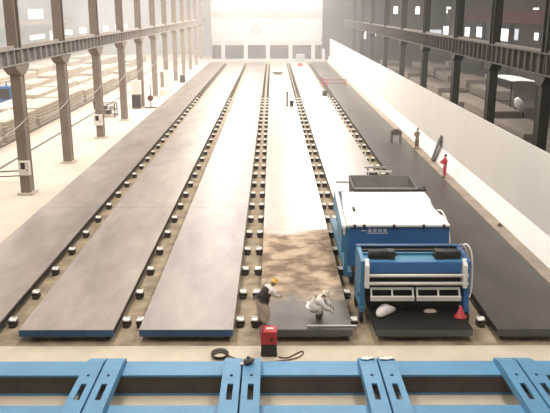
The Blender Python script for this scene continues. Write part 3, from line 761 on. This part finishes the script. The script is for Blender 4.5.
# ------------------------------------------------------------------ things on and beside the beds further back
t = thing('steel_trestle', 'low pale steel trestle with two bars behind the grey hopper', 'trestle', (7.1, 47.8, .5))
mb = MB(); mb.box(-.95, .9, -.72, -.6, .46, .56); mb.done('bar', 'white', t); mb = MB(); mb.box(-.8, .75, .6, .72, .46, .56); mb.done('bar', 'zinc', t)
for sx in (-.55, -.1):
    mb = MB(); mb.bar((sx, -.66, .46), (sx, -.66, .0), .09); mb.bar((sx, .66, .46), (sx, .66, 0), .09); mb.bar((sx, -.66, .4), (sx, .66, .4), .08); mb.done('leg', 'dark', t)
mb = MB(); mb.box(-.5, 0, -.3, .3, .0, .28); mb.done('drive_box', 'dark', t, .03)
t = thing('work_trolley', 'small grey tray trolley on thin legs standing on the black bed', 'trolley', (10.5, 60.5, .5))
mb = MB(); mb.box(-.42, .42, -.35, .35, .72, .78); mb.box(-.42, .42, -.35, -.31, .78, 1.05); mb.box(-.42, .42, .31, .35, .78, 1.05); mb.box(-.42, -.38, -.35, .35, .78, 1.05); mb.box(.38, .42, -.35, .35, .78, 1.05); mb.done('tray', 'grey_green', t)
for sx in (-.38, .38):
    for sy in (-.31, .31):
        mb = MB(); mb.box(sx - .03, sx + .03, sy - .03, sy + .03, 0, .72); mb.done('leg', 'dark', t)
mb = MB(); mb.box(-.25, .2, -.2, .2, .78, 1.2); mb.done('tool_box', 'board', t, .03)
for k, (dx, lab) in enumerate(((0, 'taller dark board leaning on the white wall between the tan and the red worker'), (.32, 'shorter dark board leaning on the white wall between the tan and the red worker'))):
    mb = MB(); y = 52.9 + dx * .4
    mb.bar((11.95 + dx * .3, y + dx, .52), (12.55, y + dx, 2.45 - .3 * k), .46, .06, up=Vector((-1, 0, .25)))
    tag(mb.done('leaning_board', 'board'), lab, 'board', 'boards leaning on the wall')
mb = MB(); mb.ball((11.95, 36.2, .60), .09, .12, .11, 10); mb.ball((11.98, 36.3, .56), .14, .10, .07, 10); tag(mb.done('clay_lump', 'wood'), 'small brown lump on the beige kerb', 'lump')
mb = MB(); mb.lathe([(.20, 0), (.20, .04), (.09, .07), (.09, 1.5), (.13, 1.52), (.13, 1.62)], (1.72, 84.6, .5), 10); tag(mb.done('steel_post', 'dark'), 'thin dark post standing on the pale middle bed', 'post')
mb = MB(); mb.lathe([(.20, 0), (.27, .6), (.29, .62), (.25, .62), (.2, .58)], (2.25, 84.6, .5), 14); tag(mb.done('bucket', 'dark'), 'small dark bucket beside the thin post on the pale bed', 'bucket')
mb = MB(); mb.lathe([(.55, 0), (.9, .25), (1.0, .5), (.97, .55), (.6, .72), (.05, .78)], (.9, 127, .5), 20, 0); o = mb.done('covered_basin', ['grey_green', 'tarp'])
for p in o.data.polygons:
    if p.center.z > 1.02: p.material_index = 1
tag(o, 'round dark basin with pale cover far along the middle bed', 'basin')
r = thing('red_barrier', 'low red barrier frame across the far part of the black bed', 'barrier', (9.3, 108, .5))
for sx in (-1.9, -1.2, 1.6):
    mb = MB(); mb.box(sx - .08, sx + .08, -.5, .5, 0, .08); mb.box(sx - .06, sx + .06, -.06, .06, .08, 1.3 if sx < -1.5 else .9); mb.done('post', 'red', r)
for z in (.35, .8):
    mb = MB(); mb.box(-1.9, 1.6, -.05, .05, z - .06, z + .06); mb.done('rail', 'rust', r)
mb = MB(); mb.lathe([(.3, 0), (.32, .05), (.3, .6), (.28, .62)], (6.85, 95, .5), 14); tag(mb.done('oil_drum', 'dark'), 'small dark drum on the edge of the pale bed', 'drum')
# curb machine at the far end
c = thing('control_cabinet', 'grey control cabinet at the far end of the pale bed', 'cabinet', (6.0, 158.2, 0))
mb = MB(); mb.box(-.9, .9, -.5, .5, .1, 2.0); mb.done('cabinet_body', 'zinc', c, .03); mb = MB(); mb.box(-.8, -.05, -.53, -.5, .25, 1.85); mb.done('door', 'bay_wall', c); mb = MB(); mb.box(.05, .8, -.53, -.5, .25, 1.85); mb.done('door', 'bay_wall', c)
mb = MB(); mb.box(-.85, .85, -.45, .45, 0, .1); mb.done('plinth', 'dark', c)
mb = MB(); mb.box(5.0, 6.0, 144.5, 145.3, .5, .9); mb.box(5.2, 5.8, 144.6, 145.2, .9, 1.1); tag(mb.done('winch', 'red'), 'red winch at the far end of the pale bed', 'winch')

# ------------------------------------------------------------------ bright bay: slab stacks, rails, cabinets
slab_protos = {}
def slab_stack(x0, x1, y0, y1, n, z_each, where, group, matn):
    key = (round(x1 - x0, 2), round(y1 - y0, 2), matn, z_each)
    order = ['lowest', 'second', 'third', 'fourth', 'fifth', 'sixth', 'seventh', 'eighth', 'ninth']
    for k in range(n):
        if key not in slab_protos:
            mb = MB(); mb.box(-(x1-x0)/2, (x1-x0)/2, -(y1-y0)/2, (y1-y0)/2, .06, z_each)
            o = mb.done('concrete_slab', matn)
            b = MB(); 
            for yy in (-.32, .32): b.box(-(x1-x0)/2 + .05, (x1-x0)/2 - .05, yy * (y1-y0) - .06, yy * (y1-y0) + .06, 0, .06)
            b.done('timber_bearer', 'wood', o); slab_protos[key] = o
        else:
            o = copy_tree(slab_protos[key])
        rnd = random.Random(int(x0 * 31 + y0 * 7 + k))
        o.location = ((x0 + x1) / 2 + rnd.uniform(-.05, .05), (y0 + y1) / 2 + rnd.uniform(-.08, .08), k * z_each)
        pos = 'topmost' if k == n - 1 else order[k]
        tag(o, '%s precast slab, %s in the %s' % ('pale' if matn == 'slab' else 'dull brown', pos, where), 'concrete slab', group, 'thing')
ords = ['first', 'second', 'third', 'fourth', 'fifth', 'sixth', 'seventh', 'eighth', 'ninth', 'tenth', 'eleventh']
y = 55.0
for i, (L_, n_) in enumerate(((7.4, 6), (8.4, 6), (8.4, 6), (8.4, 6), (8.4, 5), (8.4, 5), (8.4, 4), (8.4, 5))):
    slab_stack(-26.2, -23.6, y, y + L_, n_, .31, '%s stack along the pale columns' % ords[i], 'slabs stacked along the columns', 'slab'); y += L_ + 1.0
for r_, (xa, cnt, ya) in enumerate(((-31.2, 9, 78.0), (-37.0, 9, 84.0), (-43.5, 7, 108.0))):
    y = ya
    for i in range(cnt):
        n_ = 4 if (i + r_) % 3 else 3
        slab_stack(xa, xa + 2.6, y, y + 8.4, n_, .36, '%s stack of the %s row' % (ords[i], ('middle', 'third', 'rear')[r_]), 'slabs in the %s row of the bright bay' % (('middle', 'third', 'rear')[r_]), 'slab'); y += 10.0
for r_, xa in enumerate((21.5, 28.0)):
    y = 50.0
    for i in range(9):
        if r_ and i in (2, 3): y += 11.0; continue
        slab_stack(xa, xa + 3.4, y, y + 8.8, (3 if (i + r_) % 2 else 4), .40, '%s stack of the %s row behind the partition' % (ords[i], 'near' if r_ == 0 else 'far'), 'slabs behind the partition', 'slab_dark'); y += 11.0
for x, lab in ((-20.4, 'dark floor rail running beside the pale columns'), (-23.4, 'dark floor rail at the foot of the slab stacks')):
    mb = MB(); mb.box(x - .07, x + .07, 30, 185, 0, .08); mb.box(x - .14, x + .14, 30, 185, 0, .03); tag(mb.done('floor_rail', 'rail_dark'), lab, 'rail', 'floor rails')

def elec_box(x, y, z, label, s=1.0):
    o = thing('electrical_box', label, 'electrical box', (x, y, z))
    b = MB(); b.box(-.38 * s, .38 * s, -.16, .16, 0, 1.0 * s); b.done('housing', 'tan_box', o, .02)
    b = MB(); b.box(-.20 * s, .10 * s, -.175, -.16, .45 * s, .90 * s); b.done('dark_panel', 'dark', o)
    b = MB(); b.box(.2 * s, .25 * s, -.18, -.16, .3 * s, .45 * s); b.done('handle', 'dark', o)
    return o
elec_box(CX_L + .12, 45.3 - .57, 1.35, 'cream electrical box on the first pale column from the camera', .9)
elec_box(CX_L - .05, 66.0 - .57, 1.25, 'cream electrical box on the third pale column from the camera', 1.0)
# hanging cable along the columns
mb = MB(); ptz = []
for a, b in zip([34.0] + LY[:6], LY[:7]):
    for k in range(8):
        t_ = k / 8; ptz.append((CX_L + .42, a + (b - a) * t_, 4.95 - .55 * 4 * t_ * (1 - t_)))
mb.tube(ptz, .03, 6); tag(mb.done('power_cable', 'zinc'), 'pale cable sagging from column to column along the bright bay', 'cable')
# rack trolley, bin, bench, cabinets, red stand, drum
r = thing('steel_rack', 'dark steel rack holding bars, standing behind the third and fourth pale columns', 'rack', (-18.2, 79.6, 0))
for sx in (-.9, .9):
    for sy in (-.6, .6):
        mb = MB(); mb.box(sx - .05, sx + .05, sy - .05, sy + .05, 0, 1.5); mb.done('post', 'dark', r)
for z in (.25, .8, 1.45):
    mb = MB(); mb.bar((-.9, -.6, z), (.9, -.6, z), .07); mb.bar((-.9, .6, z), (.9, .6, z), .07); mb.bar((-.9, -.6, z), (-.9, .6, z), .07); mb.bar((.9, -.6, z), (.9, .6, z), .07); mb.done('shelf_frame', 'dark', r)
for k, (xx, zz_, m_) in enumerate(((-.5, .3, 'zinc'), (.1, .3, 'board'), (.5, .85, 'zinc'), (-.3, .85, 'board'))):
    mb = MB(); mb.box(-18.2 + xx - .25, -18.2 + xx + .25, 79.2, 80.0, zz_ - .01, zz_ + .35)
    tag(mb.done('tool_crate', m_), '%s crate on the %s shelf of the dark steel rack' % ('grey' if m_ == 'zinc' else 'dark', 'lower' if zz_ < .5 else 'upper'), 'crate', 'crates on the steel rack')
mb = MB(); mb.lathe([(.28, 0), (.36, .9), (.38, .92), (.38, .98), (.1, 1.05)], (-20.9, 85.5, 0), 14); tag(mb.done('waste_bin', 'dark'), 'dark round bin beside the floor rail', 'bin')
b = thing('pipe_barrier', 'rusty pipe barrier beside the first pale column', 'barrier', (-17.6, 48.6, 0), .25)
mb = MB(); mb.tube([(-1.6, 0, 0), (-1.6, 0, .75), (.9, 0, .75), (.9, 0, 0)], .05, 8); mb.done('frame', 'dark', b)
mb = MB(); mb.tube([(-1.6, 0, .4), (.9, 0, .4)], .04, 8); mb.done('rail', 'rust', b)
mb = MB(); mb.box(-1.65, -1.55, -.5, .5, 0, .06); mb.box(.85, .95, -.5, .5, 0, .06); mb.done('foot', 'dark', b)
c = thing('tool_cabinet', 'dark cabinet with a cream box on top beside the fifth pale column', 'cabinet', (-16.2, 86.3, 0))
mb = MB(); mb.box(-.55, .55, -.35, .35, .1, 1.7); mb.done('cabinet_body', 'steel_left', c, .02); mb = MB(); mb.box(-.5, .5, -.3, .3, 0, .1); mb.done('plinth', 'dark', c); mb = MB(); mb.box(-.48, .48, -.37, -.35, .2, 1.6); mb.done('door', 'dark', c)
mb = MB(); mb.box(-16.75, -15.65, 85.95, 86.65, 1.7, 3.3); mb.box(-16.6, -15.8, 85.92, 85.95, 1.9, 3.1); tag(mb.done('junction_box', 'tan_box'), 'cream box standing on the dark cabinet by the fifth pale column', 'box')
s_ = thing('reel_stand', 'red stand with pole and cross feet beside the bed edge', 'stand', (-14.6, 86.6, 0))
mb = MB(); mb.box(-.7, .7, -.08, .08, 0, .12); mb.box(-.08, .08, -.6, .6, 0, .12); mb.done('foot', 'rust', s_); mb = MB(); mb.tube([(0, 0, .1), (0, 0, 2.9)], .06, 8); mb.done('pole', 'rust', s_)
mb = MB(); mb.lathe([(.35, -.1), (.35, -.06), (.12, -.05), (.12, .05), (.35, .06), (.35, .1)], (0, -.15, 1.2), 16, 0, Matrix.Rotation(PI/2, 3, 'X')); mb.done('reel', 'rust', s_)
c = thing('switch_cabinet', 'tall cream switch cabinet between the sixth and seventh pale columns', 'cabinet', (-15.3, 104.5, 0))
mb = MB(); mb.box(-.8, .8, -.4, .4, .1, 3.0); mb.done('cabinet_body', 'tan_box', c, .02); mb = MB(); mb.box(-.7, -.25, -.43, -.4, .6, 2.8); mb.done('door', 'steel_left', c); mb = MB(); mb.box(-.75, .75, -.35, .35, 0, .1); mb.done('plinth', 'dark', c)
mb = MB(); mb.lathe([(.45, 0), (.45, 1.1), (.43, 1.15), (.1, 1.2)], (-14.5, 117.5, 0), 14); tag(mb.done('oil_drum', 'dark'), 'dark drum on the pale floor beside the far columns', 'drum')
mb = MB(); mb.box(-15.4, -14.3, 99, 100.3, 0, .7); mb.box(-15.2, -14.6, 99.2, 100, .7, 1.0); tag(mb.done('packing_crate', 'tan_box'), 'low cream crate on the floor near the sixth pale column', 'crate')
# blue equipment at the edge of the picture
q = thing('blue_press', 'blue machine standing beyond the first pale column', 'machine', (-32.6, 89.0, 0))
mb = MB(); mb.box(-.75, .75, -.8, .8, .2, 2.4); mb.done('housing', 'blue_bay', q, .05); mb = MB(); mb.box(-.6, .6, -.84, -.8, .9, 2.1); mb.done('hatch', 'dark', q); mb = MB(); mb.box(-.75, .75, -.9, .9, 0, .2); mb.done('base', 'dark', q); mb = MB(); mb.tube([(0, 0, 2.4), (0, 0, 2.9), (.5, 0, 3.0)], .12, 10); mb.done('pipe', 'zinc', q)

# ------------------------------------------------------------------ dark bay: canopies and equipment
def canopy(x, y, wx, wy, h, drop, label, m='tarp'):
    o = thing('canopy', label, 'canopy', (x, y, 0))
    mb = MB(); n_ = 10; a = []; b_ = []
    for k in range(n_ + 1):
        t_ = k / n_; xx = (t_ - .5) * wx; zz_ = h + .35 * math.sin(PI * t_) - drop * t_
        a.append((xx, zz_)); b_.append((xx, zz_ - .06))
    mb.prism(a + b_[::-1], 'y', -wy / 2, wy / 2); mb.done('roof_sheet', m, o)
    for sx in (-1, 1):
        for sy in (-1, 1):
            mb = MB(); mb.box(sx * wx * .48 - .06, sx * wx * .48 + .06, sy * wy * .47 - .06, sy * wy * .47 + .06, 0, h - drop * (.02 if sx < 0 else .98)); mb.done('post', 'steel_right', o)
    return o
canopy(28.9, 83, 5.6, 7.5, 3.9, .9, 'white curved canopy behind the last two dark columns')
def silo(x, y, label):
    o = thing('mixing_drum', label, 'mixer', (x, y, 0))
    mb = MB(); mb.lathe([(.15, -.9), (.40, -.7), (.48, 0), (.4, .5), (.2, .8)], (0, 0, 1.5), 16, 0, Matrix.Rotation(-.45, 3, 'Y')); mb.done('drum', 'tarp', o)
    for sx in (-.6, .6): mb = MB(); mb.bar((sx, 0, 0), (sx * .5, 0, 1.3), .14); mb.done('leg', 'dark', o)
silo(26.7, 78.0, 'white tilted mixing drum under the white canopy')
for k, (x, y, lab) in enumerate(((26.2, 62, 'dark machine between the stacks behind the partition near the camera'), (33.5, 112, 'dark machine beyond the white canopies'), (34, 140, 'dark machine at the far end of the dark bay'))):
    o = thing('block_machine', lab, 'machine', (x, y, 0))
    mb = MB(); mb.box(-.8, .8, -1.6, 1.6, 0, .4); mb.done('base', 'dark', o); mb = MB(); mb.box(-.7, .7, -1.2, .6, .4, 1.8); mb.done('housing', 'zinc' if k else 'rust', o, .05)
    mb = MB(); mb.tube([(0, 1.0, .4), (0, 1.0, 2.4), (0, -.4, 2.7)], .1); mb.done('arm', 'rust', o)

# ------------------------------------------------------------------ light and dusty air
def area(name, x, y, z, sx, sy, power, col=(1, .97, .93), rot=(0, 0, 0)):
    l = bpy.data.lights.new(name, 'AREA'); l.shape = 'RECTANGLE'; l.size = sx; l.size_y = sy; l.energy = power; l.color = col
    o = bpy.data.objects.new(name, l); C.objects.link(o); o.location = (x, y, z); o.rotation_euler = rot; return o
for sx in (-6.5, 6.5):
    area('skylight_and_fill', sx, 42, 17.6, 3.5, 66, 5400, (1, .95, .88))
    area('skylight_and_fill', sx, 119, 17.6, 3.5, 86, 16000, (1, .95, .89))
area('skylight_and_fill', -35, 110, 17.6, 30, 150, 36000, (1, .96, .91))
area('skylight_and_fill', 29, 100, 17.6, 2.0, 140, 800)
area('skylight_and_fill', 29, 84, 17.6, 7, 12, 2200)  # added fill lamp that brightens the white canopy, not a roof opening
W = bpy.data.worlds.new('sky'); S.world = W; W.use_nodes = True
bg = W.node_tree.nodes['Background']; bg.inputs[0].default_value = (.97, .98, 1.0, 1); bg.inputs[1].default_value = 1.0
# dusty air: clear near the front, thicker towards the far end of the hall
nt = W.node_tree; N = nt.nodes.new; L = nt.links.new
v = N('ShaderNodeVolumeScatter'); v.inputs['Color'].default_value = (1, .985, .975, 1); v.inputs['Anisotropy'].default_value = .1
gp = N('ShaderNodeNewGeometry'); sx_ = N('ShaderNodeSeparateXYZ'); mr = N('ShaderNodeMapRange')
mr.inputs['From Min'].default_value = 40; mr.inputs['From Max'].default_value = 140; mr.inputs['To Min'].default_value = .0004; mr.inputs['To Max'].default_value = .0045
L(gp.outputs['Position'], sx_.inputs[0]); L(sx_.outputs['Y'], mr.inputs['Value']); L(mr.outputs[0], v.inputs['Density']); L(v.outputs[0], nt.nodes['World Output'].inputs['Volume'])

S.view_settings.view_transform = 'Standard'; S.view_settings.look = 'None'; S.view_settings.gamma = 1.0
S.view_settings.exposure = 0.10; S.view_settings.use_curve_mapping = False
W.cycles.volume_step_size = 14.0; S.cycles.volume_max_steps = 24
S.cycles.use_denoising = True
S.cycles.max_bounces = 6; S.cycles.diffuse_bounces = 4; S.cycles.volume_bounces = 1
